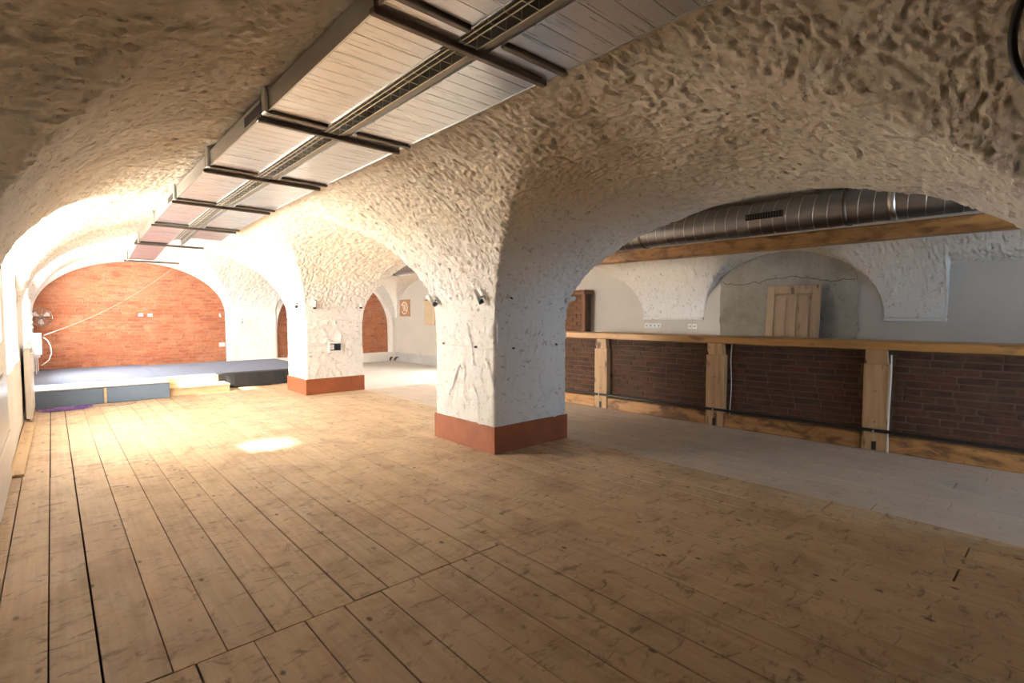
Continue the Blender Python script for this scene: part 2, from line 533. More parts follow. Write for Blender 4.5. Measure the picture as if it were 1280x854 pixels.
gx = cat(sin_pts(XL, XP0, 470), np.linspace(XP0, XP1, 90), sin_pts(XP1, XR, 130))
by1 = sin_pts(-0.07, 3.90, 460)
gy = cat(np.linspace(YF, -1.12, 60), np.linspace(-1.12, -0.07, 40), by1, np.linspace(3.90, 4.95, 96),
         sin_pts(4.95, 9.0, 220), np.linspace(9.0, 9.93, 36), sin_pts(9.93, YE, 130))
GX, GY = np.meshgrid(gx, gy)
GZ = vault_z(GX, GY)
P = np.stack([GX, GY, GZ], -1)
Nrm = grid_normals(P)
Nrm = np.where(Nrm[..., 2:3] > 0, -Nrm, Nrm)          # towards the room
solid = np.zeros(GX.shape, bool)
for (a, b) in PIERS:
    solid |= (GX >= XP0 - 1e-6) & (GX <= XP1 + 1e-6) & (GY >= a - 1e-6) & (GY <= b + 1e-6)
GZs = np.where(solid, Z0, GZ); P[..., 2] = GZs
D = plaster_disp(P)
edge = np.minimum(np.minimum(GX - XL, XR - GX), np.minimum(GY - YF, YE - GY))
fade = np.clip(edge / 0.05, 0, 1)
low = np.clip((P[..., 2] - Z0 - .01) / 0.25, 0.0, 1)
Nh = np.where(solid[..., None], 0, Nrm)
P = P + Nh * (D * fade * low)[..., None]
sol_q = np.zeros((len(gy) - 1, len(gx) - 1), bool)
cx = (GX[:-1, :-1] + GX[1:, 1:]) / 2; cy = (GY[:-1, :-1] + GY[1:, 1:]) / 2
for (a, b) in PIERS:
    sol_q |= (cx > XP0) & (cx < XP1) & (cy > a) & (cy < b)
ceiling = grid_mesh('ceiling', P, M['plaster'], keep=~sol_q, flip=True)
tag(ceiling, 'rough whitewashed plaster groin vault over the whole cellar', None, kind='structure')

# ================================================================== walls
def wall_cells(mb, y0, y1, z0, z1, holes, x0, x1):
    ys = sorted({y0, y1, *[h[0] for h in holes], *[h[1] for h in holes]})
    zs = sorted({z0, z1, *[h[2] for h in holes], *[h[3] for h in holes]})
    for i in range(len(ys) - 1):
        for j in range(len(zs) - 1):
            cy_, cz_ = (ys[i] + ys[i + 1]) / 2, (zs[j] + zs[j + 1]) / 2
            if any(h[0] < cy_ < h[1] and h[2] < cz_ < h[3] for h in holes): continue
            mb.box(x0, x1, ys[i], ys[i + 1], zs[j], zs[j + 1])

WIN_L1 = (5.60, 6.12, 1.18, 1.62)
WIN_L2 = (6.6, 8.7, 0.85, 2.15)
WIN_L3 = (10.42, 11.25, 0.30, 2.15)
WIN_L3B = (11.6, 13.3, 0.95, 2.15)
WIN_R2 = (8.2, 10.6, 0.9, 2.0)
mb = MB(); wall_cells(mb, YF, 14.8, -0.05, 3.2, [WIN_L1, WIN_L2, WIN_L3, WIN_L3B], XL - 0.5, XL)
tag(mb.build('wall_left', M['plaster_wall']), 'white plastered side wall with windows along the vault', kind='structure')
mb = MB(); wall_cells(mb, YF, 14.8, -0.05, 3.2, [WIN_R2], XR, XR + 0.4)
wall_right = tag(mb.build('wall_right', M['paint']), 'smooth pale wall behind the bar', kind='structure')
NWIN = (4.55, 6.1, 0.3, 2.1)
mb = MB()
# near end wall (behind the camera) with the daylit aisle window
for (x0, x1, z0, z1) in ((XL - .5, NWIN[0], -.05, 3.2), (NWIN[1], XR + .4, -.05, 3.2), (NWIN[0], NWIN[1], -.05, NWIN[2]), (NWIN[0], NWIN[1], NWIN[3], 3.2)):
    mb.box(x0, x1, YF - 0.35, YF, z0, z1)
wall_front = tag(mb.build('wall_front', M['plaster_wall']), 'near end wall of the cellar', kind='structure')
mb = MB(); mb.box(XP0, XP1, YF, -0.07, 0, Z0 + 0.0); mb.box(XP0 + .05, XP1 - .05, YF, -1.12, Z0 - .01, 3.1)  # near pier plus unseen solid wall, added to keep aisle light off the nave
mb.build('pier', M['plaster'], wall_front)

# far end wall with two arched openings and brick set back
def arch_z(x, x0, x1, z0, B):
    u = (x - (x0 + x1) / 2) / ((x1 - x0) / 2)
    return z0 + B * math.sqrt(max(0, 1 - u * u))
mb = MB()
YB = 14.45
def arch_wall(mb, x0, x1, z0, B, n=40):
    for i in range(n):
        ta, tb = -math.pi / 2 + math.pi * i / n, -math.pi / 2 + math.pi * (i + 1) / n
        xa, xb = (x0 + x1) / 2 + (x1 - x0) / 2 * math.sin(ta), (x0 + x1) / 2 + (x1 - x0) / 2 * math.sin(tb)
        za, zb = arch_z(xa, x0, x1, z0, B), arch_z(xb, x0, x1, z0, B)
        mb.prism_xz([(xa, za), (xb, zb), (xb, 3.2), (xa, 3.2)], YE, YB + 0.02)
AN = (XL + 0.03, XP0 - 0.02, 1.42, 1.18)
AA = (XP1 + 0.06, XR - 0.1, 1.05, 1.50)
arch_wall(mb, *AN); arch_wall(mb, *AA)
mb.box(XL - 0.3, AN[0], YE, YB + .02, 0, 3.2)
mb.box(AA[1], XR + .1, YE, YB + .02, 0, 3.2)
mb.box(AA[0], AA[1], YE, YB + .02, 0, 0.26)
mb.box(XL - .6, XR + .4, YB + 0.02, YB + .3, -.05, 3.2)
wall_back = tag(mb.build('wall_back', M['plaster_wall']), 'white end wall with brick-filled arches', kind='structure')
# rough white pier of the end wall between the two arches
def rough_face_y(name, x0, x1, z0, z1, y, depth, mat, parent, step=0.025):
    xs = np.linspace(x0, x1, int((x1 - x0) / step) + 2); zs = np.linspace(z0, z1, int((z1 - z0) / step) + 2)
    X, Z = np.meshgrid(xs, zs); Pp = np.stack([X, np.full(X.shape, y), Z], -1)
    d = plaster_disp(Pp) * 0.6
    Pp[..., 1] -= d
    for k in (0, -1):
        Pp[:, k, 1] = y + depth; Pp[k, :, 1] = y + depth
    return grid_mesh(name, Pp, mat, parent=parent)
mb = MB(); mb.box(AN[1], AA[0], YE + .02, YB + .02, 0, 3.2); mb.build('end_pier_core', M['plaster_wall'], wall_back)
rough_face_y('end_pier', AN[1], AA[0], 0.0, 3.0, YE, 0.06, M['plaster_wall'], wall_back)

# bricks -------------------------------------------------------------
def brick_variants(name, mat, n=6):
    out = []
    for k in range(n):
        V, F = cbox(-.5, .5, -.5, .5, -.5, .5, 0.06)
        V = [(x + random.uniform(-.02, .02), y + random.uniform(-.05, .05), z + random.uniform(-.05, .05)) for x, y, z in V]
        out.append(me_from(name, V, F, mat))
    return out

def lay_bricks(name, parent, meshes, rows, z0, course, length, inside, face, axis, x0, x1, depth=0.05, limit=300, joint=0.014, jit=0.006, mat=None):
    """face = coordinate of the outer brick face; axis 'x' bricks run along x (face is y), axis 'y' run along y (face is x)"""
    spots = []
    for r in range(rows):
        zc = z0 + course * (r + .5)
        u = x0 - random.uniform(0, length)
        while u < x1:
            L = length * random.choice((1, 1, 1, 1.05, 0.92, 0.52))
            a, b = max(u, x0), min(u + L, x1)
            u += L
            if b - a < 0.05: continue
            m = (a + b) / 2
            if not inside(a + .01, b - .01, zc - course / 2, zc + course / 2):
                # try trimmed brick
                ok = False
                for t in (0.75, 0.5, 0.3):
                    for (aa, bb) in ((a, a + (b - a) * t), (b - (b - a) * t, b)):
                        if inside(aa, bb, zc - course / 2, zc + course / 2): ok = True; break
                    if ok: break
                if not ok or bb - aa < 0.05: continue
                a, b = aa, bb; m = (a + b) / 2
            spots.append((m, zc, b - a - joint, course - joint))
    objs = 0; rest = MB()
    spots.sort(key=lambda s: s[1])
    for i, (m, zc, w, h) in enumerate(spots):
        off = random.uniform(-jit, jit)
        if objs < limit:
            o = bpy.data.objects.new(name, random.choice(meshes))
            if axis == 'x':
                o.location = (m, face + depth / 2 + off, zc); o.scale = (w, depth, h)
            else:
                o.location = (face + depth / 2 + off, m, zc); o.scale = (w, depth, h); o.rotation_euler = (0, 0, math.pi / 2)
            o.rotation_euler.rotate_axis('Y', random.uniform(-.003, .003))
            link(o, parent); objs += 1
        else:
            if axis == 'x': rest.box(m - w / 2, m + w / 2, face + off, face + depth + off, zc - h / 2, zc + h / 2, 0.004)
            else: rest.box(face + off, face + depth + off, m - w / 2, m + w / 2, zc - h / 2, zc + h / 2, 0.004)
    if rest.v:
        o = rest.build('brickwork', mat, parent); o['kind'] = 'stuff'
    return len(spots)

bm_end = brick_variants('brick', M['brick_end'])
def in_arch(A, pad=0.0):
    def f(a, b, za, zb):
        if a < A[0] - .02 or b > A[1] + .02: return False
        return zb < max(arch_z(a, *A), arch_z(b, *A)) + 0.03 and (za + zb) / 2 < min(arch_z(a, *A), arch_z(b, *A)) + .07
    return f
mb = MB(); mb.box(AN[0] - .02, AN[1] + .02, YB - .03, YB + .03, 0.0, 2.75); mb.build('mortar_bed', M['mortar_end'], wall_back)
mb = MB(); mb.box(AA[0], AA[1], YB - .03, YB + .03, 0.2, 2.75); mb.build('mortar_bed', M['mortar_end'], wall_back)
lay_bricks('brick', wall_back, bm_end, 32, 0.27, 0.0755, 0.255, in_arch(AN), YB - 0.042, 'x', AN[0], AN[1], limit=298, mat=M['brick_end'])
aisle_bricks = MB()
for r in range(31):
    zc = 0.27 + .0755 * (r + .5); u = AA[0] - random.uniform(0, .25)
    while u < AA[1]:
        L = .255 * random.choice((1, 1, .95, .55)); a, b = max(u, AA[0]), min(u + L, AA[1]); u += L
        if b - a > .05 and in_arch(AA)(a, b, zc - .038, zc + .038):
            o = random.uniform(-.006, .006)
            aisle_bricks.box(a, b - .014, YB - .042 + o, YB + .01, zc - .031, zc + .031)
o = aisle_bricks.build('brickwork', M['brick_end'], wall_back); o['kind'] = 'stuff'

# windows ------------------------------------------------------------
def window_side(name, W, x, sgn, emat, ncol, nrow, label, clear=None, th=0.05):
    y0, y1, z0, z1 = W
    fr = MB(); t = 0.055
    fr.box(x - th / 2, x + th / 2, y0, y1, z0, z0 + t); fr.box(x - th / 2, x + th / 2, y0, y1, z1 - t, z1)
    fr.box(x - th / 2, x + th / 2, y0, y0 + t, z0 + t, z1 - t); fr.box(x - th / 2, x + th / 2, y1 - t, y1, z0 + t, z1 - t)
    ys = np.linspace(y0 + t, y1 - t, ncol + 1); zs = np.linspace(z0 + t, z1 - t, nrow + 1)
    for k in range(1, ncol): fr.box(x - th / 2, x + th / 2, ys[k] - .018, ys[k] + .018, z0 + t, z1 - t)
    for j in range(1, nrow):
        for k in range(ncol): fr.box(x - th / 2, x + th / 2, ys[k] + .018, ys[k + 1] - .018, zs[j] - .018, zs[j] + .018)
    o = fr.build(name, M['winframe']); tag(o, label, kind='structure')
    for k in range(ncol):
        for j in range(nrow):
            p = MB(); p.box(x - .006, x + .006, ys[k] + .004, ys[k + 1] - .004, zs[j] + .004, zs[j + 1] - .004)
            p.build('pane', M['clear'] if clear and (k, j) in clear else emat, o)
    return o
window_side('window_1', WIN_L2, XL - 0.38, 1, M['day_left'], 4, 3, 'bright multi-pane window in the left wall before the stage')
window_side('window_6', WIN_L1, XL - 0.38, 1, M['clear'], 1, 1, 'small square window letting in the sunbeam', clear={(0, 0)})
window_side('window_2', WIN_L3, XL - 0.38, 1, M['clear'], 1, 2, 'tall narrow window beside the blue stage')
window_side('window_3', WIN_L3B, XL - 0.38, 1, M['day_stage'], 3, 3, 'bright window in the left wall over the stage')
window_side('window_4', WIN_R2, XR + 0.3, -1, M['day_right'], 4, 2, 'bright window in the right wall beyond the bar')
fr = MB(); x0, x1, z0, z1 = NWIN; t = .06; yw = YF - .25
fr.box(x0, x1, yw - .03, yw + .03, z0, z0 + t); fr.box(x0, x1, yw - .03, yw + .03, z1 - t, z1)
fr.box(x0, x0 + t, yw - .03, yw + .03, z0 + t, z1 - t); fr.box(x1 - t, x1, yw - .03, yw + .03, z0 + t, z1 - t)
xm = (x0 + x1) / 2; fr.box(xm - .03, xm + .03, yw - .03, yw + .03, z0 + t, z1 - t)
w5 = tag(fr.build('window_5', M['winframe']), 'tall bluish daylit glazing at the near end of the bar aisle', kind='structure')
for (a, b) in ((x0 + t, xm - .03), (xm + .03, x1 - t)):
    p = MB(); p.box(a, b, yw - .006, yw + .006, z0 + t, z1 - t); p.build('pane', M['day_near'], w5)

# right wall pieces --------------------------------------------------
# bare concrete infill under the lunette, ragged outline
pts = []
def jag(a): return random.uniform(-a, a)
left = [(3.82 + jag(.012), z) for z in np.linspace(0.9, 2.0, 14)]
top = []
for k in range(1, 24):
    y = 3.82 - (3.82 - 1.97) * k / 24
    zt = 1.33 + 0.985 * ell(np.array((y - 2.885) / 1.205)) ** 0.9
    top.append((y, min(float(zt) - 0.0 + jag(.015), 2.33)))
right = [(1.97 + jag(.03), z) for z in np.linspace(1.93, 0.9, 14)]
mb = MB(); mb.prism_yz(left + top + right, XR - 0.018, XR + .01)
mb.build('concrete_infill', M['concrete'], wall_right)
# long crack / day-joint ridge in the concrete
crk = [(XR - .02, y, 1.90 + 0.035 * math.sin(y * 5) + jag(.02)) for y in np.linspace(3.78, 2.0, 40)]
mb = MB(); mb.tube(crk, 0.0035, 5); mb.build('render_crack', M['subfloor'], wall_right)
# springer ends: crisp undersides of the vault corbels
for (a, b) in ((4.09, 5.22), (1.06, 1.68)):
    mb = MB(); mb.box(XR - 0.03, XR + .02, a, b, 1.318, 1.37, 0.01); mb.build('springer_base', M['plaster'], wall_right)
# damp band along the foot of the far right wall
mb = MB(); n = 60
pts = [(14.1, 0.02)] + [(14.1 - 3.4 * k / n, 0.26 + 0.05 * pn) for k, pn in zip(range(n + 1), RNG.normal(size=n + 1) * .4)] + [(10.7, 0.02)]
mb.prism_yz(pts, XR - .012, XR + .005); mb.build('damp_band', M['stain'], wall_right)

# ================================================================== floor with planks
mb = MB(); mb.box(XL - .5, XR + .4, YF - .3, 14.8, -0.14, -0.028)
floor = tag(mb.build('floor', M['subfloor']), 'worn pale wooden plank floor', kind='structure')
mb = MB(); mb.box(XP1, XR, 8.96, YE + .02, -0.06, -0.003); mb.build('screed', M['pale_floor'], floor)
plank_me = {}
def plank(x0, x1, y0, y1, z=0.0, mat=None):
    g = 0.0045 + random.random() ** 3 * 0.008
    w, l = x1 - x0 - g, y1 - y0 - g
    mb = MB(); mb.box(-w / 2, w / 2, -l / 2, l / 2, -0.028, 0, 0.0012)
    o = mb.build('plank', mat or M['floor'], floor)
    o.location = ((x0 + x1) / 2, (y0 + y1) / 2, z + random.uniform(-.001, .001))
    o.rotation_euler = (0, random.uniform(-.003, .003), random.uniform(-.0006, .0006))
    return o
def edges(x0, x1, seed, w=0.195):
    r = random.Random(seed); xs = [x0]
    while xs[-1] < x1 - 0.12: xs.append(xs[-1] + r.choice((0.175, 0.185, 0.195, 0.205, 0.215)) * w / 0.195)
    xs[-1] = x1; return xs
def strip(xa, xb, ya, yb, seed, cuts_fn, mat=None):
    xs = edges(xa, xb, seed)
    for i in range(len(xs) - 1):
        ys = [ya] + cuts_fn(i, random.Random(seed * 100 + i)) + [yb]
        for j in range(len(ys) - 1): plank(xs[i], xs[i + 1], ys[j], ys[j + 1], mat=mat)
# near field: up to the cross joint at y=2.33
nx_ = [XL, -0.19] + [0.02 + 0.2 * k for k in range(0, 6)]
strip(0.20, 3.3, YF, 2.33, 3, lambda i, r: [] if i % 3 else [-0.9])
for i, (a, b) in enumerate(((XL, -.06), (-.06, .05), (.05, .20))):
    pass
plank(XL, -0.235, YF, 5.6); plank(-0.235, -0.058, YF, 4.3); plank(-0.235, -0.058, 4.3, 10.33); plank(XL, -0.235, 5.6, 10.33)
plank(-0.058, 0.10, YF, 5.9); plank(-0.058, 0.10, 5.9, 10.33)
plank(0.10, 0.20, YF, 2.33)
# middle field
xs_mid = [0.10, 0.308, 0.50, 0.69, 0.86, 1.06, 1.245, 1.44, 1.63, 1.835, 2.02, 2.21, 2.41, 2.60, 2.79, 2.99, 3.18, 3.30]
for i in range(len(xs_mid) - 1):
    r = random.Random(400 + i)
    cuts = [2.33] + sorted([r.choice((5.4, 6.4, 6.9, 7.9)) + r.uniform(-.2, .2)])
    ye = 10.33 if xs_mid[i] < 1.4 else 10.9
    ys = cuts + [ye]
    for j in range(len(ys) - 1): plank(xs_mid[i], xs_mid[i + 1], ys[j], ys[j + 1])
# pillar line and bar aisle
strip(3.30, 4.33, YF, 3.89, 8, lambda i, r: [r.choice((0.4, 1.2, 2.33))])
strip(3.27, 4.33, 4.95, 9.0, 9, lambda i, r: [r.uniform(6.2, 7.8)])
strip(3.30, 4.33, 9.93, 11.0, 10, lambda i, r: [])
def aisle_cuts(i, r): return sorted([r.uniform(-.5, 1.0), r.uniform(2.6, 4.4), r.uniform(6.0, 7.4)])
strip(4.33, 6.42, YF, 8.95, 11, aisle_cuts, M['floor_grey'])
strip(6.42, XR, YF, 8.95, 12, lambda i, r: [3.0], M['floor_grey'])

# ================================================================== pillars
def make_pillar(y0, y1, step, label, seed):
    t = empty('pillar', ((XP0 + XP1) / 2, (y0 + y1) / 2, 0))
    tag(t, label, 'pillar', 'plaster pillars carrying the vaults')
    ox, oy = (XP0 + XP1) / 2, (y0 + y1) / 2
    hx, hy = (XP1 - XP0) / 2, (y1 - y0) / 2
    rc = 0.03
    # perimeter with rounded corners
    per = []
    def line(a, b):
        n = max(2, int((Vector(b) - Vector(a)).length / step)); return [tuple(Vector(a).lerp(Vector(b), k / n)) for k in range(n)]
    cs = [(-hx, -hy), (hx, -hy), (hx, hy), (-hx, hy)]
    for k in range(4):
        a, b = Vector(cs[k]), Vector(cs[(k + 1) % 4]); d = (b - a).normalized()
        p = a + d * rc; q = b - d * rc
        per += line(tuple(p), tuple(q))
        nx = Vector(cs[(k + 2) % 4]); d2 = (nx - b).normalized()
        for tt in (0.0, 0.33, 0.66):
            u = q * (1 - tt) ** 2 + b * 2 * tt * (1 - tt) + (b + d2 * rc) * tt * tt
            per.append(tuple(u))
    per.append(per[0]); per = np.array(per)
    zs = np.linspace(0.26, Z0, int(1.09 / step))
    U, Zz = np.meshgrid(np.arange(len(per)), zs)
    Pp = np.stack([per[U, 0], per[U, 1], Zz], -1)
    Nn = grid_normals(Pp)
    cen = Pp[..., :2]; sg = np.sign((Nn[..., 0] * cen[..., 0] + Nn[..., 1] * cen[..., 1]))[..., None]
    Nn = Nn * np.where(sg == 0, 1, sg)
    Wp = Pp + np.array([ox, oy, 0]) + seed
    warp = 0.12 * np.stack([pnoise(Wp * 2.5 + 3), pnoise(Wp * 2.5 + 23), pnoise(Wp * 2.5 + 53)], -1)
    Q = Wp + warp
    d = 0.016 * pnoise(Wp * 2.3) + 0.007 * pnoise(Q * 9) + 0.003 * np.tanh(4 * pnoise(Q * 18))
    veins = np.clip(1 - np.abs(pnoise(Q * np.array([4.4, 4.4, 2.6]))) * 13, 0, 1) * np.clip(pnoise(Wp * 3.1 + 40) * 4 + .7, 0, 1)
    d += 0.018 * veins
    d -= 0.045 * np.clip(pnoise(Q * np.array([21, 21, 14])) - 0.30, 0, 1)
    d -= 0.006 * np.exp(-((Zz - 1.06 - 0.008 * pnoise(Wp * 6)) / 0.008) ** 2)
    rough = plaster_disp(Wp) * 0.5
    k = np.clip((Zz - 1.1) / 0.25, 0, 1)
    d = d * (1 - np.clip((Zz - Z0 + .12) / .12, 0, 1)) + rough * k * np.clip((Z0 - Zz) / .06, 0, 1)
    d[0] = 0.0
    d[:, -1] = d[:, 0]
    Pp = Pp + Nn * d[..., None]
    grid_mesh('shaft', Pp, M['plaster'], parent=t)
    H = 0.275; th = 0.014
    for (a, b, c, dd) in ((-hx - th, hx + th, -hy - th, -hy + .01), (-hx - th, hx + th, hy - .01, hy + th), (-hx - th, -hx + .01, -hy + .01, hy - .01), (hx - .01, hx + th, -hy + .01, hy - .01)):
        mb = MB(); mb.box(a, b, c, dd, 0, H, 0.003); mb.build('skirting_board', M['skirt'], t)
    return t
make_pillar(3.90, 4.95, 0.011, 'big white plaster pillar with red-brown skirting in the middle of the room, nearest', 0)
make_pillar(9.00, 9.93, 0.022, 'white plaster pillar carrying a small dark display panel, beside the blue stage', 17)

# spotlights on the pillars -------------------------------------------
def spotlight(loc, nrm, tilt, roll, label, length=0.15, head=True):
    """loc = point on the pillar face, nrm = outward normal, tilt = lean of the tube from vertical"""
    n = Vector((*nrm, 0)).normalized(); side = Vector((-n.y, n.x, 0))
    t = empty('wall_spotlight', loc); tag(t, label, 'spotlight', 'small spotlights on the pillars')
    up = Vector((0, 0, 1))
    ax = (up * math.cos(tilt) + side * math.sin(tilt) * roll + n * 0.25).normalized()
    mb = MB(); mb.tube([n * -0.012, n * 0.014], 0.032, 16); mb.build('mount', M['greypanel'], t, True)
    mb = MB(); mb.tube([n * 0.01, n * 0.055], 0.009, 8); mb.build('arm', M['black'], t)
    c = n * 0.075
    a = c - ax * length * .5; b = c + ax * length * .5
    mb = MB(); mb.tube([a + ax * .028 * head, b], 0.027, 18); mb.build('lamp_tube', M['whiteplastic'], t, True)
    if head: mb = MB(); mb.tube([a - ax * 0.004, a + ax * .028], 0.0275, 18); mb.build('lamp_head', M['black'], t, True)
    mb = MB(); mb.tube([b - ax * .001, b + ax * .003], 0.021, 18); mb.build('lamp_lens', M['black'], t)
    return t
spotlight((3.265, 4.06, 1.585), (-1, 0), 0.5, -1, 'white tube spotlight on the left face of the nearest pillar, by its corner')
spotlight((3.262, 4.90, 1.565), (-1, 0), 0.8, -1, 'white tube spotlight on the back left edge of the nearest pillar')
spotlight((4.31, 3.92, 1.575), (0.3, -1), 1.35, 1, 'grey tube spotlight on the right edge of the nearest pillar, towards the bar', head=False)
spotlight((3.41, 8.99, 1.585), (0, -1), 0.0, 1, 'white tube spotlight on the pillar beside the stage, above its display panel, left corner')
spotlight((3.262, 9.25, 1.60), (-1, 0), 0.5, -1, 'white tube spotlight on the bright left face of the pillar beside the stage')
spotlight((4.27, 8.99, 1.60), (0, -1), 0.1, 1, 'white tube spotlight at the right edge of the pillar beside the stage')
t = empty('cable_stub', (3.46, 3.895, 1.578)); tag(t, 'bare dark cable outlet on the right face of the nearest pillar', 'cable outlet')
mb = MB(); mb.tube([(0, .02, 0), (0, -.012, 0)], .026, 14); mb.build('outlet_ring', M['greypanel'], t, True)
mb = MB(); mb.tube([(0, -.01, 0), (0.004, -.03, -.004), (.012, -.04, -.016)], .009, 8); mb.build('cable_end', M['black'], t, True)
for (p, nrm, lab) in (((3.52, 3.895, 1.06), (0, -1), 'dark screw anchor on the right face of the nearest pillar, left one'),
                      ((4.16, 3.895, 1.075), (0, -1), 'dark screw anchor on the right face of the nearest pillar, right one'),
                      ((3.265, 4.2, 1.07), (-1, 0), 'dark screw anchor on the left face of the nearest pillar, nearer one'),
                      ((3.265, 4.78, 1.085), (-1, 0), 'dark screw anchor on the left face of the nearest pillar, farther one')):
    n = Vector((*nrm, 0)); t = empty('screw_anchor', p); tag(t, lab, 'screw', 'screw anchors along the pillar crack line')
    mb = MB(); mb.tube([n * -.01, n * .006], .013, 10); mb.build('plug', M['steel'], t)
    mb = MB(); mb.tube([n * .004, n * .02], .006, 8); mb.build('screw', M['steel'], t)

# display panel on the far pillar
t = empty('display_panel', (3.785, 8.985, 0.735)); tag(t, 'small dark display in a white frame on the pillar beside the stage', 'display')
mb = MB(); mb.box(-.125, .125, -.02, .02, 0, .19, .006); mb.build('frame', M['white'], t)
mb = MB(); mb.box(-.095, .095, -.026, -.018, .03, .155); mb.build('screen', M['screen'], t)
mb = MB(); mb.box(-.095, -.03, -.028, -.02, .045, .14); mb.build('switch_block', M['greypanel'], t)

# ================================================================== suspended metal duct in the nave
DY = [0.42, 1.92, 3.43, 4.93, 6.44, 7.94, 9.44, 10.95]
DZ = {y: 2.62 for y in DY}; DZ[6.44] = 2.61; DZ[7.94] = 2.565; DZ[9.44] = 2.48; DZ[10.95] = 2.345
DYZ = [(-1.08, 2.62)] + [(y, DZ[y]) for y in DY]
def dz(y):
    return float(np.interp(y, [a for a, b in DYZ], [b for a, b in DYZ]))
duct = empty('suspended_duct', (1.47, 4.9, 2.62))
tag(duct, 'long suspended metal duct of ribbed aluminium panels under the vault crown', 'duct')
def dloc(x, y, z): return (x - 1.47, y - 4.9, z - 2.62)
DXL, DXT0, DXT1, DXR = 1.0, 1.365, 1.555, 1.955
def seg_obj(name, mb, mat, parent=duct):
    mb.v = [dloc(*p) for p in mb.v]
    return mb.build(name, mat, parent)
def slanted(mb, x0, x1, ya, yb, za, zb, th):
    V = []
    for x in (x0, x1):
        for (y, z) in ((ya, za), (yb, zb)):
            V += [(x, y, z), (x, y, z + th)]
    F = [(0, 1, 3, 2), (4, 6, 7, 5), (0, 4, 5, 1), (2, 3, 7, 6), (0, 2, 6, 4), (1, 5, 7, 3)]
    return mb.add(V, F)
for i in range(len(DYZ) - 1):
    (ya, za), (yb, zb) = DYZ[i], DYZ[i + 1]
    ns = 13
    for row, (x0, x1) in enumerate(((DXL + .012, DXT0), (DXT1, DXR))):
        if row == 1 and ya > 8.5: continue
        a, b = ya + .03, yb - 0.15
        if row == 1 and yb > 9: b = min(b, 8.75)
        if yb < 9: mb = MB(); slanted(mb, x0, x1, yb - .105, yb - .022, dz(yb - .105) - .004, dz(yb - .022) - .004, .014); seg_obj('slat', mb, M['alu'])
        for k in range(ns):
            y0 = a + (b - a) * k / ns; y1 = a + (b - a) * (k + 1) / ns - 0.004
            mb = MB(); slanted(mb, x0, x1, y0, y1, dz(y0), dz(y1), .012); seg_obj('slat', mb, M['alu'])
    # backing, left fascia, right fascia
    mb = MB(); slanted(mb, DXL + .012, DXT0, ya, yb, za + .016, zb + .016, .01); seg_obj('backing', mb, M['steel'])
    if ya < 8.5:
        mb = MB(); slanted(mb, DXT1, DXR - .002, ya, min(yb, 8.75), za + .016, dz(min(yb, 8.75)) + .016, .01); seg_obj('backing', mb, M['steel'])
        mb = MB(); slanted(mb, DXR - .004, DXR + .004, ya + .02, min(yb, 8.75), za - .004, dz(min(yb, 8.75)) - .004, .11); seg_obj('edge_strip', mb, M['alu_side'])
    mb = MB(); slanted(mb, DXL, DXL + .01, ya + .02, yb - .02, za - .006, zb - .006, .115); sd = seg_obj('side_panel', mb, M['alu_side'])
    if i in (3, 5, 7):
        vy0, vy1 = ya - .02, ya + .34
        mb = MB(); slanted(mb, DXL - .003, DXL + .004, vy0, vy1, dz(vy0) + .022, dz(vy1) + .022, .06)
        mb.v = [dloc(*p) for p in mb.v]; mb.build('vent_slot', M['subfloor'], sd)
    # lip along the tray
    for xx in (DXT0, DXT1 - .006):
        mb = MB(); slanted(mb, xx, xx + .006, ya + .1, yb - .03, za - .006, zb - .006, .02); seg_obj('edge_strip', mb, M['alu'])
# cross channels
for y in [-1.08] + DY:
    z = dz(y); xr = DXR if y < 9 else (1.75 if y > 10.5 else 1.85)
    if y < 9:
        for (a, b, dy, zz) in ((DXL - .02, DXR + .0, 0, -.035), (DXL + 0.0, DXT0 + .0, -.13, -.02), (DXT1, DXR + .015, -.13, -.02)):
            mb = MB(); mb.box(a, b, y + dy - .017, y + dy + .017, z + zz + .002, z + zz + .03, .004); seg_obj('cross_channel', mb, M['steel'])
    else:
        mb = MB(); mb.box(DXL - .05, xr, y - .02, y + .02, z - .03, z + .002, .004); seg_obj('cross_channel', mb, M['steel'])
    mb = MB(); mb.box(DXL - .022, DXL - .002, y - .16, y - .10, z - .02, z + .14, .003); seg_obj('hanger', mb, M['alu_side'])
# cable tray: dark trough and wire basket between the rows
tray = MB()
for i in range(len(DYZ) - 1):
    (ya, za), (yb, zb) = DYZ[i], DYZ[i + 1]
    if ya > 9: continue
    slanted(tray, DXT0 + .01, DXT0 + .016, ya, yb, za + .0, zb + .0, .09)
    slanted(tray, DXT1 - .016, DXT1 - .01, ya, yb, za + .0, zb + .0, .09)
    slanted(tray, DXT0 + .01, DXT1 - .01, ya, yb, za + .09, zb + .09, .006)
seg_obj('tray_trough', tray, M['tray'])
wires = MB()
for xw in (DXT0 + .03, DXT0 + .062, DXT0 + .128):
    wires.tube([(xw, y, dz(y) - .004) for y in np.arange(-1.0, 9.2, .25)], .0032, 5)
for y in np.arange(-1.0, 9.2, .1):
    wires.tube([(DXT0 + .03, y, dz(y) + .05), (DXT0 + .03, y, dz(y) - .001), (DXT0 + .128, y, dz(y) - .001), (DXT0 + .128, y, dz(y) + .05)], .0026, 4)
seg_obj('wire_basket', wires, M['wire'])
side = MB()
slanted(side, DXT0 + .132, DXT1 - .02, -1.0, 6.44, 2.622, 2.615, .004)
seg_obj('tray_flange', side, M['tray'])

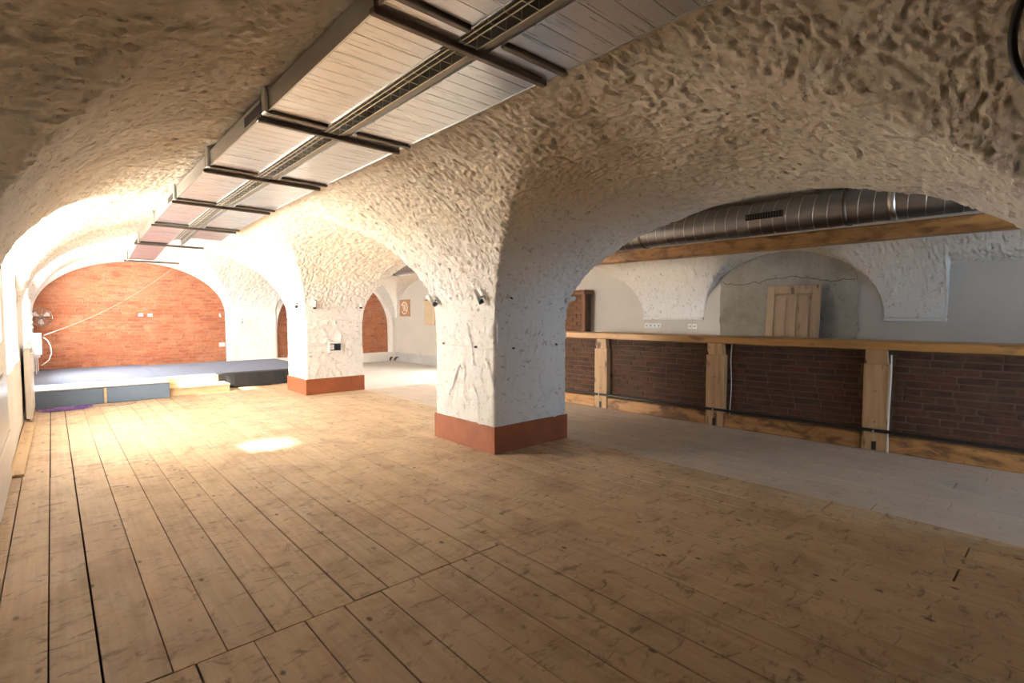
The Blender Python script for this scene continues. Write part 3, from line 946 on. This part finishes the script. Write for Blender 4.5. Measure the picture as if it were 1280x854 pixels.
# ================================================================== spiral duct over the bar
sx, sz, sr = 6.42, 2.565, 0.195
sd_ = empty('spiral_duct', (sx, 5.0, sz)); tag(sd_, 'round galvanised spiral ventilation duct running above the bar', 'duct')
mb = MB(); mb.tube([(0, y, 0) for y in np.arange(-8.2, 8.9, .6)], sr, 36); mb.build('duct_tube', M['galv'], sd_, True)
sp = MB(); pts = []
for k in range(int(16.6 / 0.14 * 24)):
    an = 2 * math.pi * k / 24; y = -8.1 + 0.14 * k / 24
    pts.append((sr * math.cos(an) * 1.003, y, sr * math.sin(an) * 1.003))
sp.tube(pts, .0042, 4); sp.build('spiral_seam', M['galv_seam'], sd_, True)
for y in (-3.28, -0.75, 3.1, 6.4):
    mb = MB(); mb.tube([(0, y - .016, 0), (0, y + .016, 0)], sr + .011, 36); mb.build('clamp_band', M['steel'], sd_, True)
    mb = MB(); mb.tube([(0, y, sr), (0, y, sr + .2)], .006, 6); mb.build('hanger_rod', M['steel'], sd_)
mb = MB(); mb.tube([(0, -3.72, 0), (0, -3.66, 0)], sr + .006, 36); mb.build('joint_sleeve', M['galv_seam'], sd_, True)
vt = MB()   # grille on the near lower flank
ang = math.radians(180 - 2)
vt.box(-.008, .012, -.21, .21, -.035, .035, .003)
g = vt.build('vent_grille', M['black'], sd_); g.location = (-sr - .002, -2.47, -.005); g.rotation_euler = (0, 0, 0)
for k in range(14):
    mb = MB(); mb.box(-.012, -.008, -.2 + k * .0295, -.19 + k * .0295, -.028, .028); mb.build('grille_fin', M['steel'], g)
# flat cable tray between duct and beam
t = empty('cable_ledge', (6.62, 3.0, 2.322)); tag(t, 'flat grey metal ledge under the round duct above the wooden beam', 'cable tray')
mb = MB(); mb.box(-.12, .1, -6.2, 4.6, 0, .012); mb.build('ledge_plate', M['tray'], t)
mb = MB(); mb.box(-.125, -.12, -6.2, 4.6, -.0, .03); mb.build('ledge_lip', M['tray'], t)

# wooden beam above the bar
t = MB(); n = 40
ys = np.linspace(-2.6, 7.4, n)
Pv = []; F = []
for k, y in enumerate(ys):
    j = lambda a: random.uniform(-a, a)
    x0, x1 = 6.24 - .004 * y + j(.003), 6.42 - .004 * y + j(.003); z0, z1 = 2.158 + 0.0035 * y + j(.004), 2.312 + .0035 * y + j(.003)
    c = .012
    Pv += [(x0 + c, y, z0), (x1 - c, y, z0), (x1, y, z0 + c), (x1, y, z1 - c), (x1 - c, y, z1), (x0 + c, y, z1), (x0, y, z1 - c), (x0, y, z0 + c)]
for k in range(n - 1):
    for q in range(8): F.append((k * 8 + q, k * 8 + (q + 1) % 8, (k + 1) * 8 + (q + 1) % 8, (k + 1) * 8 + q))
F.append(tuple(range(8))); F.append(tuple((n - 1) * 8 + q for q in range(7, -1, -1)))
t.add(Pv, F)
tag(t.build('wooden_beam', M['beam']), 'long orange-brown timber beam spanning above the bar', 'beam')

# ================================================================== bar counter (local y runs along the bar)
BA = math.atan2(0.23, 5.25)
bar = empty('bar_counter', (6.375, 0.3, 0), BA)
tag(bar, 'long bar with dark red brick front, pine posts and pine top', 'bar')
BY0, BY1 = -1.6, 6.0
mb = MB(); mb.box(.06, .30, BY0, BY1, 0, 1.06); mb.build('core', M['mortar_bar'], bar)
mb = MB(); mb.box(.036, .062, BY0, BY1, .15, 1.04); mb.build('mortar_bed', M['mortar_bar'], bar)
# counter top with slightly wavy front edge
Pv = []; F = []; ys = np.linspace(BY0 - .02, BY1 + .02, 60)
for y in ys:
    j = lambda a: random.uniform(-a, a); c = .008
    x0, x1, z0, z1 = -.07 + j(.002), .42, 1.045 + j(.002), 1.132 + j(.0015)
    Pv += [(x0 + c, y, z0), (x1, y, z0), (x1, y, z1), (x0 + c, y, z1), (x0, y, z1 - c), (x0, y, z0 + c)]
for k in range(len(ys) - 1):
    for q in range(6): F.append((k * 6 + q, k * 6 + (q + 1) % 6, (k + 1) * 6 + (q + 1) % 6, (k + 1) * 6 + q))
F.append(tuple(range(6))); F.append(tuple((len(ys) - 1) * 6 + q for q in range(5, -1, -1)))
mb = MB(); mb.add(Pv, F); mb.build('countertop', M['counter'], bar)
POSTS = [(-0.66, -0.44), (0.985, 1.205), (2.66, 2.89), (4.41, 4.635)]
for i, (a, b) in enumerate(POSTS):
    mb = MB(); mb.box(-.06, .07, a, b, 0, .90, .007); p = mb.build('post', M['post'], bar)
    w = (b - a)
    mb = MB(); mb.prism_yz([(a + .015, .902), (b - .03, .902), (b - .012, .955), (b - .012, 1.044), (a + .03, 1.044), (a + .022, .95)], -.052, .06); mb.build('corbel_block', M['post'], p)
    mb = MB(); mb.box(-.063, -.055, a + w * .40, a + w * .58, .012, .10); mb.build('notch', M['black'], p)
    for zz in (0.3, 0.62):
        mb = MB(); mb.tube([(-.064, a + w * .5, zz), (-.058, a + w * .5, zz)], .006, 8); mb.build('nail', M['black'], p)
sy = [BY0] + [v for ab in POSTS for v in ab] + [BY1]
for k in range(0, len(sy), 2):
    if sy[k + 1] - sy[k] > .1:
        mb = MB(); mb.box(-.045, .07, sy[k] + .004, sy[k + 1] - .004, 0.0, .165, .01); mb.build('sill_beam', M['sill'], bar)
bmb = brick_variants('brick', M['brick_bar'])
clear_ = lambda a, b, za, zb: not any(a < q - .005 and b > p + .005 for p, q in POSTS)
lay_bricks('brick', bar, bmb, 12, 0.175, 0.071, 0.262, clear_, 0.03, 'y', -1.5, BY1, depth=0.04, limit=296, joint=0.014, jit=0.003, mat=M['brick_bar'])
mb = MB(); mb.tube([(-.085, y, .215 + .004 * math.sin(y)) for y in np.linspace(BY0, BY1, 24)], .017, 12); rail = mb.build('foot_rail', M['blackiron'], bar, True)
for (a, b) in POSTS:
    mb = MB(); mb.tube([(-.085, (a + b) / 2, .215), (-.055, (a + b) / 2, .215)], .012, 8); mb.build('rail_bracket', M['blackiron'], rail)
    mb = MB(); mb.tube([(-.105, (a + b) / 2, .215), (-.1, (a + b) / 2, .215)], .009, 8); mb.build('rail_bolt', M['wire'], rail)
# white cables hanging along the posts
def bar_w(x, y, z):
    return Vector((6.375 + x * math.cos(BA) - y * math.sin(BA), 0.3 + x * math.sin(BA) + y * math.cos(BA), z))
mb = MB(); mb.tube([bar_w(.012, 2.60 + .006 * math.sin(z * 9), z) for z in np.linspace(.14, 1.05, 24)], .0055, 6)
tag(mb.build('white_cable', M['whiteplastic']), 'thin white cable hanging on the brick beside the middle bar post', 'cable')
mb = MB(); mb.tube([bar_w(-.070 + .003 * math.sin(z * 7), .972 + .005 * math.sin(z * 6), z) for z in np.linspace(.006, 1.0, 24)], .0065, 6)
tag(mb.build('white_cable', M['whiteplastic']), 'white cable running down the right side of the nearest visible bar post', 'cable')

# ================================================================== things behind the bar
# leaning panelled door leaf
door = empty('door_leaf', (7.60, 2.72, 0.02)); door.rotation_euler = (0, math.radians(5.2), math.radians(0))
tag(door, 'raw pine panelled door leaf leaning against the concrete wall behind the bar', 'door')
W2 = 0.345; HD = 1.80
for (a, b) in ((-W2, -W2 + .10), (W2 - .10, W2)):
    mb = MB(); mb.box(-.02, .02, a, b, 0, HD, .003); mb.build('stile', M['doorwood'], door)
for (a, b) in ((.16, .84), (.98, HD - .12)):
    mb = MB(); mb.box(-.02, .02, -.055, .055, a, b, .003); mb.build('stile', M['doorwood'], door)
for (a, b) in ((0, .16), (HD - .12, HD), (.84, .98)):
    mb = MB(); mb.box(-.02, .02, -W2 + .10, W2 - .10, a, b, .003); mb.build('rail', M['doorwood'], door)
for (a, b) in ((-W2 + .10, -.055), (.055, W2 - .10)):
    for (z0, z1) in ((.16, .84), (.98, HD - .12)):
        mb = MB(); mb.box(-.004, .012, a, b, z0, z1); mb.build('panel', M['doorwood'], door)
        mb = MB(); mb.box(-.012, -.003, a + .03, b - .03, z0 + .03, z1 - .03, .005); mb.build('raised_field', M['doorwood'], door)

# socket rows
def sockets(y0, n, label):
    t = empty('socket_strip', (XR - .003, y0, 1.215)); tag(t, label, 'power socket')
    for k in range(n):
        mb = MB(); mb.box(-.012, .004, -k * .082 - .076, -k * .082, -.04, .04, .004); f = mb.build('socket_frame', M['whiteplastic'], t)
        mb = MB(); mb.box(-.016, -.011, -k * .082 - .060, -k * .082 - .016, -.024, .024, .002); mb.build('socket_insert', M['greypanel'], f)
        for s in (-.008, .008):
            mb = MB(); mb.box(-.0168, -.0155, -k * .082 - .042 + s, -k * .082 - .034 + s, -.012, .012); mb.build('socket_slot', M['black'], f)
sockets(5.19, 4, 'row of four white sockets on the wall behind the bar, left row')
sockets(4.36, 2, 'pair of white sockets on the wall behind the bar, right of the row of four')

# brick pier with wooden cap
bp = empty('brick_pier', (7.735, 6.70, 0)); tag(bp, 'dark brown brick pier with rounded wooden cap at the end of the bar wall', 'brick pier')
mb = MB(); mb.box(-.1, .1, -.28, .36, 0, 1.80); mb.build('pier_core', M['mortar_bar'], bp)
bpm = brick_variants('brick', M['brick_pier'], 4)
for r in range(24):
    for (a, b) in (((-.24, -.02), (-.01, .2), (.21, .35)) if r % 2 else ((-.24, -.12), (-.11, .1), (.11, .35))):
        o = bpy.data.objects.new('brick', random.choice(bpm)); o.location = (-.1 + random.uniform(-.005, .005), (a + b) / 2, .04 + r * .0745); o.scale = (b - a, .05, .062); o.rotation_euler = (0, 0, math.pi / 2); link(o, bp)
mb = MB(); mb.box(-.14, -.09, -.33, -.25, 0, 1.80, .004); mb.build('corner_post', M['capwood'], bp)
mb = MB(); mb.box(-.14, -.09, .36, .45, 0, 1.80, .004); mb.build('side_board', M['counter'], bp)
mb = MB(); mb.prism_xz([(-.17, 1.80), (.1, 1.80), (.1, 1.885), (-.13, 1.885), (-.165, 1.865), (-.175, 1.83)], -.34, .45); mb.build('cap', M['capwood'], bp)

# posters on the far right wall
po = empty('wall_picture', (XR - .004, 13.5, 1.36)); tag(po, 'small brown picture with pale swirl on the far white wall', 'picture')
mb = MB(); mb.box(-.02, .004, -.29, .29, 0, .50, .004); mb.build('board', M['poster'], po)
mb = MB()
mb.tube([(-.022, .17 * math.cos(a), .25 + .17 * math.sin(a)) for a in np.linspace(.4, 5.6, 24)], .018, 5); mb.build('swirl_mark', M['postermark'], po)
for k, q in enumerate((-.06, .0, .06)):
    mb = MB(); mb.tube([(-.022, q - .03, .16), (-.022, q, .25), (-.022, q + .02, .36)], .012, 5); mb.build('stroke_mark', M['postermark'], po)
po = empty('wall_picture', (XR - .004, 12.15, 1.12)); tag(po, 'taller plain beige board on the far white wall next to the pillar edge', 'picture')
mb = MB(); mb.box(-.02, .004, -.25, .27, 0, .72, .004); mb.build('board', M['poster2'], po)
mb = MB(); mb.box(-.026, -.016, -.25, .27, 0.68, .72); mb.build('top_rail', M['poster'], po)
# cable clutter at the foot of the far wall
for k, (x, y) in enumerate(((7.62, 13.98), (7.74, 13.9))):
    mb = MB(); mb.tube([(x + .05 * math.sin(3 * q + k), y + .06 * math.cos(2.3 * q), .02 + .11 * abs(math.sin(1.7 * q + k))) for q in np.linspace(0, 4.5, 30)], .010, 5)
    tag(mb.build('black_cable', M['black']), ('black cable tangle at the foot of the far brick arch, left coil', 'black cable tangle at the foot of the far brick arch, right coil')[k], 'cable', 'cables by the far arch')

# ================================================================== stage
st = empty('stage', (1.5, 12.0, 0)); tag(st, 'low stage covered in blue-grey carpet in front of the brick arch', 'stage')
def sb(x0, x1, y0, y1, z0, z1, name, mat, c=.004):
    mb = MB(); mb.box(x0 - 1.5, x1 - 1.5, y0 - 12, y1 - 12, z0, z1, c); return mb.build(name, mat, st)
ZS = 0.265
sb(XL + .0, 1.46, 10.37, YB - .05, 0.02, ZS - .012, 'platform', M['plywood'], .002)
sb(1.46, XP1 - .02, 10.97, YE - .02, 0.02, ZS - .012, 'platform', M['plywood'], .002)
sb(XL + .0, 1.455, 10.355, YB - .05, ZS - .012, ZS, 'carpet_top', M['carpet'], .003)
sb(1.455, XP1 - .02, 10.95, YE - .03, ZS - .012, ZS, 'carpet_top', M['carpet'], .003)
sb(XL + .02, 0.575, 10.345, 10.37, 0.0, ZS - .02, 'front_panel', M['bluepanel'], .003)
sb(0.62, 1.455, 10.345, 10.37, 0.0, ZS - .02, 'front_panel', M['bluepanel'], .003)
sb(0.58, 0.615, 10.34, 10.37, 0.0, ZS - .02, 'joint_strip', M['plywood'], .002)
sb(XL + .02, 1.455, 10.338, 10.36, ZS - .012, ZS + .002, 'edge_nosing', M['whiteplastic'], .004)
sb(1.435, 1.458, 10.37, 10.97, 0.0, ZS - .02, 'front_panel', M['bluepanel'], .003)
sb(1.46, 2.42, 10.945, 10.97, 0.0, ZS - .0, 'riser', M['plywood'], .002)
# charcoal carpet hanging over the front edge on the right
mb = MB(); n = 30; V = []; F = []
for k in range(n + 1):
    x = 2.32 + (XP1 - 2.32) * k / n; w = .012 * math.sin(k * 1.3) + .008 * math.sin(k * 3.1)
    V += [(x - 1.5, 11.16 - 12, ZS + .012), (x - 1.5, 10.97 - 12 + w, ZS + .022), (x - 1.5, 10.925 - 12 + w, ZS + .006), (x - 1.5, 10.905 - 12 + w * 1.5, .13), (x - 1.5, 10.90 - 12 + w, .012), (x - 1.5, 10.965 - 12, .012)]
for k in range(n):
    for q in range(5): F.append((k * 6 + q, (k + 1) * 6 + q, (k + 1) * 6 + q + 1, k * 6 + q + 1))
F.append(tuple(range(6))); F.append(tuple(n * 6 + q for q in range(5, -1, -1)))
mb.add(V, F); mb.build('black_drape', M['blackcarpet'], st, False)
sp_ = empty('wooden_step', (1.94, 10.7, 0)); tag(sp_, 'pale plywood step in front of the stage between blue panel and black carpet', 'step')
mb = MB(); mb.box(-.47, .47, -.26, .235, .115, .14, .003); mb.build('tread', M['plywood'], sp_)
mb = MB(); mb.box(-.46, .46, -.245, -.225, 0, .115); mb.build('riser_board', M['plywood'], sp_)
for s in (-.46, .44):
    mb = MB(); mb.box(s, s + .02, -.225, .235, 0, .115); mb.build('side_board', M['plywood'], sp_)

# ================================================================== left side clutter
# white radiator panel standing at the wall by the stage
rd = empty('radiator', (-0.225, 9.72, 0.02))
tag(rd, 'white flat panel radiator standing by the left wall before the stage', 'radiator')
mb = MB(); mb.box(-.065, .0, -.55, .55, .02, .93, .008); mb.build('panel', M['white'], rd)
mb = MB(); mb.box(-.07, .006, -.56, .56, .925, .945, .003); mb.build('top_cover', M['white'], rd)
for k in range(9):
    mb = MB(); mb.box(.0, .004, -.5 + k * .12, -.43 + k * .12, .06, .9, .002); mb.build('flute', M['white'], rd)
mb = MB(); mb.tube([(.0, -.50, .88), (.035, -.50, .88)], .016, 10); mb.build('valve', M['chrome'], rd)
for s in (-.45, .45):
    mb = MB(); mb.box(-.035, -.005, s - .02, s + .02, -.02, .03); mb.build('foot', M['white'], rd)
# electric box, conduits on the wall
eb = empty('electric_box', (-0.25, 13.0, 0.66)); tag(eb, 'white electric box on conduits at the left of the brick arch', 'electric box')
mb = MB(); mb.box(-.06, .10, -.05, .05, 0, .40, .006); mb.build('box', M['white'], eb)
mb = MB(); mb.box(-.055, .095, -.056, -.048, .02, .38, .003); mb.build('cover', M['whiteplastic'], eb)
mb = MB(); mb.box(-.02, .07, -.045, .035, -.05, 0.0, .004); mb.build('terminal_block', M['greypanel'], eb)
for k in range(4):
    mb = MB(); mb.tube([(-.045 + k * .026, 0, -.36 + .05 * (k % 2)), (-.045 + k * .026, 0, .02)], .007, 8); mb.build('conduit', M['whiteplastic'], eb)
mb = MB(); mb.tube([(-.048, .03, .38), (-.048, .03, 1.02)], .012, 8); mb.build('conduit', M['greypanel'], eb)
for k in range(3):
    mb = MB(); mb.tube([(-.05, .02, .50 + k * .1), (-.02, .0, .52 + k * .1)], .02, 10); mb.build('insulator', M['whiteplastic'], eb)
# round wall fan with metal cage
fn = empty('wall_fan', (-0.16, 14.22, 1.36)); tag(fn, 'round metal cage fan hanging on the brick wall at the far left', 'fan')
R = .17
mb = MB(); mb.tube([(R * math.cos(a), 0, R * math.sin(a)) for a in np.linspace(0, 2 * math.pi, 28, endpoint=False)], .010, 6, closed=True); cage = mb.build('cage_ring', M['chrome'], fn)
for k in range(18):
    a = 2 * math.pi * k / 18
    mb = MB(); mb.tube([(R * math.cos(a), 0, R * math.sin(a)), (.6 * R * math.cos(a), -.05, .6 * R * math.sin(a)), (.03 * math.cos(a), -.06, .03 * math.sin(a))], .0035, 4); mb.build('cage_wire', M['chrome'], cage)
for k in range(3):
    a = k * 2.094 + .5; c_, s_ = math.cos(a), math.sin(a)
    mb = MB(); mb.add([(0.02 * c_, -.01, .02 * s_), (.13 * c_ - .05 * s_, -.03, .13 * s_ + .05 * c_), (.15 * c_, -.01, .15 * s_), (.13 * c_ + .05 * s_, .012, .13 * s_ - .05 * c_),
                          (0.02 * c_, -.006, .02 * s_), (.13 * c_ - .05 * s_, -.026, .13 * s_ + .05 * c_), (.15 * c_, -.006, .15 * s_), (.13 * c_ + .05 * s_, .016, .13 * s_ - .05 * c_)],
                         [(0, 1, 2, 3), (7, 6, 5, 4), (0, 4, 5, 1), (1, 5, 6, 2), (2, 6, 7, 3), (3, 7, 4, 0)]); mb.build('blade', M['whiteplastic'], fn)
mb = MB(); mb.tube([(0, -.05, 0), (0, .06, 0)], .04, 14); mb.build('motor', M['chrome'], fn, True)
mb = MB(); mb.tube([(0, .05, 0), (0, .12, -.02), (0, .15, -.22)], .012, 8); mb.build('bracket', M['chrome'], fn)
# string across the brick arch, hanging flex
mb = MB(); A_ = Vector((-.12, 13.0, 1.02)); B_ = Vector((2.05, 13.9, 2.42))
mb.tube([A_.lerp(B_, k / 20) + Vector((0, 0, -.14 * math.sin(math.pi * k / 20))) for k in range(21)], .0038, 5)
tag(mb.build('string', M['pink']), 'pale pink string stretched diagonally across the brick arch', 'string')
mb = MB(); mb.tube([(-.12, 12.97, .98), (-.07, 12.95, .93), (-.03, 12.95, .82), (-.02, 12.95, .68), (-.06, 12.95, .56), (-.12, 12.95, .50), (-.17, 12.95, .46)], .0065, 6)
tag(mb.build('flex_cable', M['whiteplastic']), 'pale loose flex hanging from the electric box', 'cable')
# white plates standing for light spots on the brick, then socket and rim fittings
for (x, z, lab) in ((1.70, 1.40, 'small white plate standing for a light spot in the middle of the brick arch, brighter right one'), (1.52, 1.405, 'small pale plate standing for a light spot in the middle of the brick arch, left one')):
    t = empty('light_spot_plate', (x, YB - .05, z)); tag(t, lab, 'wall fitting', 'light spot plates on the brick arch')
    mb = MB(); mb.box(-.045, .045, -.02, .01, -.035, .035, .006); mb.build('plate', M['white'], t)
    mb = MB(); mb.box(-.02, .02, -.026, -.018, -.015, .015, .003); mb.build('insert', M['whiteplastic'], t)
t = empty('socket', (3.16, YB - .05, .66)); tag(t, 'white socket low on the brick arch beside the white end pier', 'power socket')
mb = MB(); mb.box(-.065, .065, -.03, .01, -.05, .05, .006); mb.build('frame', M['white'], t)
mb = MB(); mb.box(-.035, .035, -.036, -.028, -.028, .028, .003); mb.build('insert', M['whiteplastic'], t)
for (x, y, z, lab) in ((3.11, 14.28, 1.36, 'small spotlight at the right rim of the brick arch'), (3.55, YE - .06, 1.22, 'small grey hook on the white end pier')):
    t = empty('rim_fitting', (x, y, z)); tag(t, lab, 'wall fitting')
    mb = MB(); mb.tube([(0, 0, 0), (-.02, -.06, .07)], .022, 10); mb.build('body', M['whiteplastic'], t, True)
    mb = MB(); mb.tube([(.0, .05, -.02), (0, 0, 0)], .012, 8); mb.build('arm', M['chrome'], t)
# loose board lying along the wall, purple cable heap
t = MB(); t.box(-.052, .052, -1.45, 1.45, 0, .022, .003); o = t.build('loose_board', M['plankwood'])
o.location = (-.262, 7.52, .006); o.rotation_euler = (0.0, 0, math.radians(-.5))
tag(o, 'loose pale floorboard lying along the foot of the left wall', 'board')
pts = []
for q in np.linspace(0, 30, 260):
    pts.append((0.10 + .20 * math.sin(q * 1.9) + .12 * math.sin(q * .7 + 1), 9.98 + .13 * math.cos(q * 2.3) + .08 * math.sin(q * .9), .012 + .018 * (1 + math.sin(q * 3.7)) * .5))
mb = MB(); mb.tube(pts, .006, 5)
tag(mb.build('purple_cable', M['purple']), 'tangle of thin purple cable on the floor before the blue stage', 'cable')
mb = MB(); mb.tube([(.42, 10.12, .008), (.52, 9.98, .008), (.75, 9.85, .01), (.95, 10.0, .01), (1.0, 10.2, .01)], .004, 5)
tag(mb.build('thin_cable', M['chrome']), 'single thin dark cable curling on the floor before the stage', 'cable')
# grey-white panels at the near left wall
wp = empty('laminate_sheet', (-.312, 5.3, 0))
tag(wp, 'smooth grey-white laminate panel leaning on the left wall at the picture edge', 'panel')
mb = MB(); mb.box(-.004, .014, -.85, .78, 0.004, .92, .004); mb.build('board', M['greypanel'], wp)
mb = MB(); mb.box(.012, .02, -.85, .78, .40, .425, .002); mb.build('edge_trim', M['white'], wp)
# black cable loop hanging at the vault, top right
def vz(x, y): return float(vault_z(np.array([x]), np.array([y]))[0])
lp = [(2.32, .10, 2.52), (2.31, .15, 2.44), (2.30, .175, 2.35), (2.30, .182, 2.28), (2.30, .175, 2.21), (2.30, .148, 2.14), (2.30, .09, 2.09), (2.31, 0.0, 2.08), (2.33, -.06, 2.14)]
cl = []
for k in range(len(lp) - 1):
    p0, p1, p2, p3 = [Vector(lp[min(max(k + q, 0), len(lp) - 1)]) for q in (-1, 0, 1, 2)]
    for q in range(5):
        u = q / 5; cl.append(0.5 * ((2 * p1) + (p2 - p0) * u + (2 * p0 - 5 * p1 + 4 * p2 - p3) * u * u + (3 * p1 - p0 - 3 * p2 + p3) * u ** 3))
mb = MB(); mb.tube(cl, .012, 10)
tag(mb.build('black_cable', M['black'], None, True), 'thick black cable loop hanging from the vault in the upper right corner', 'cable')
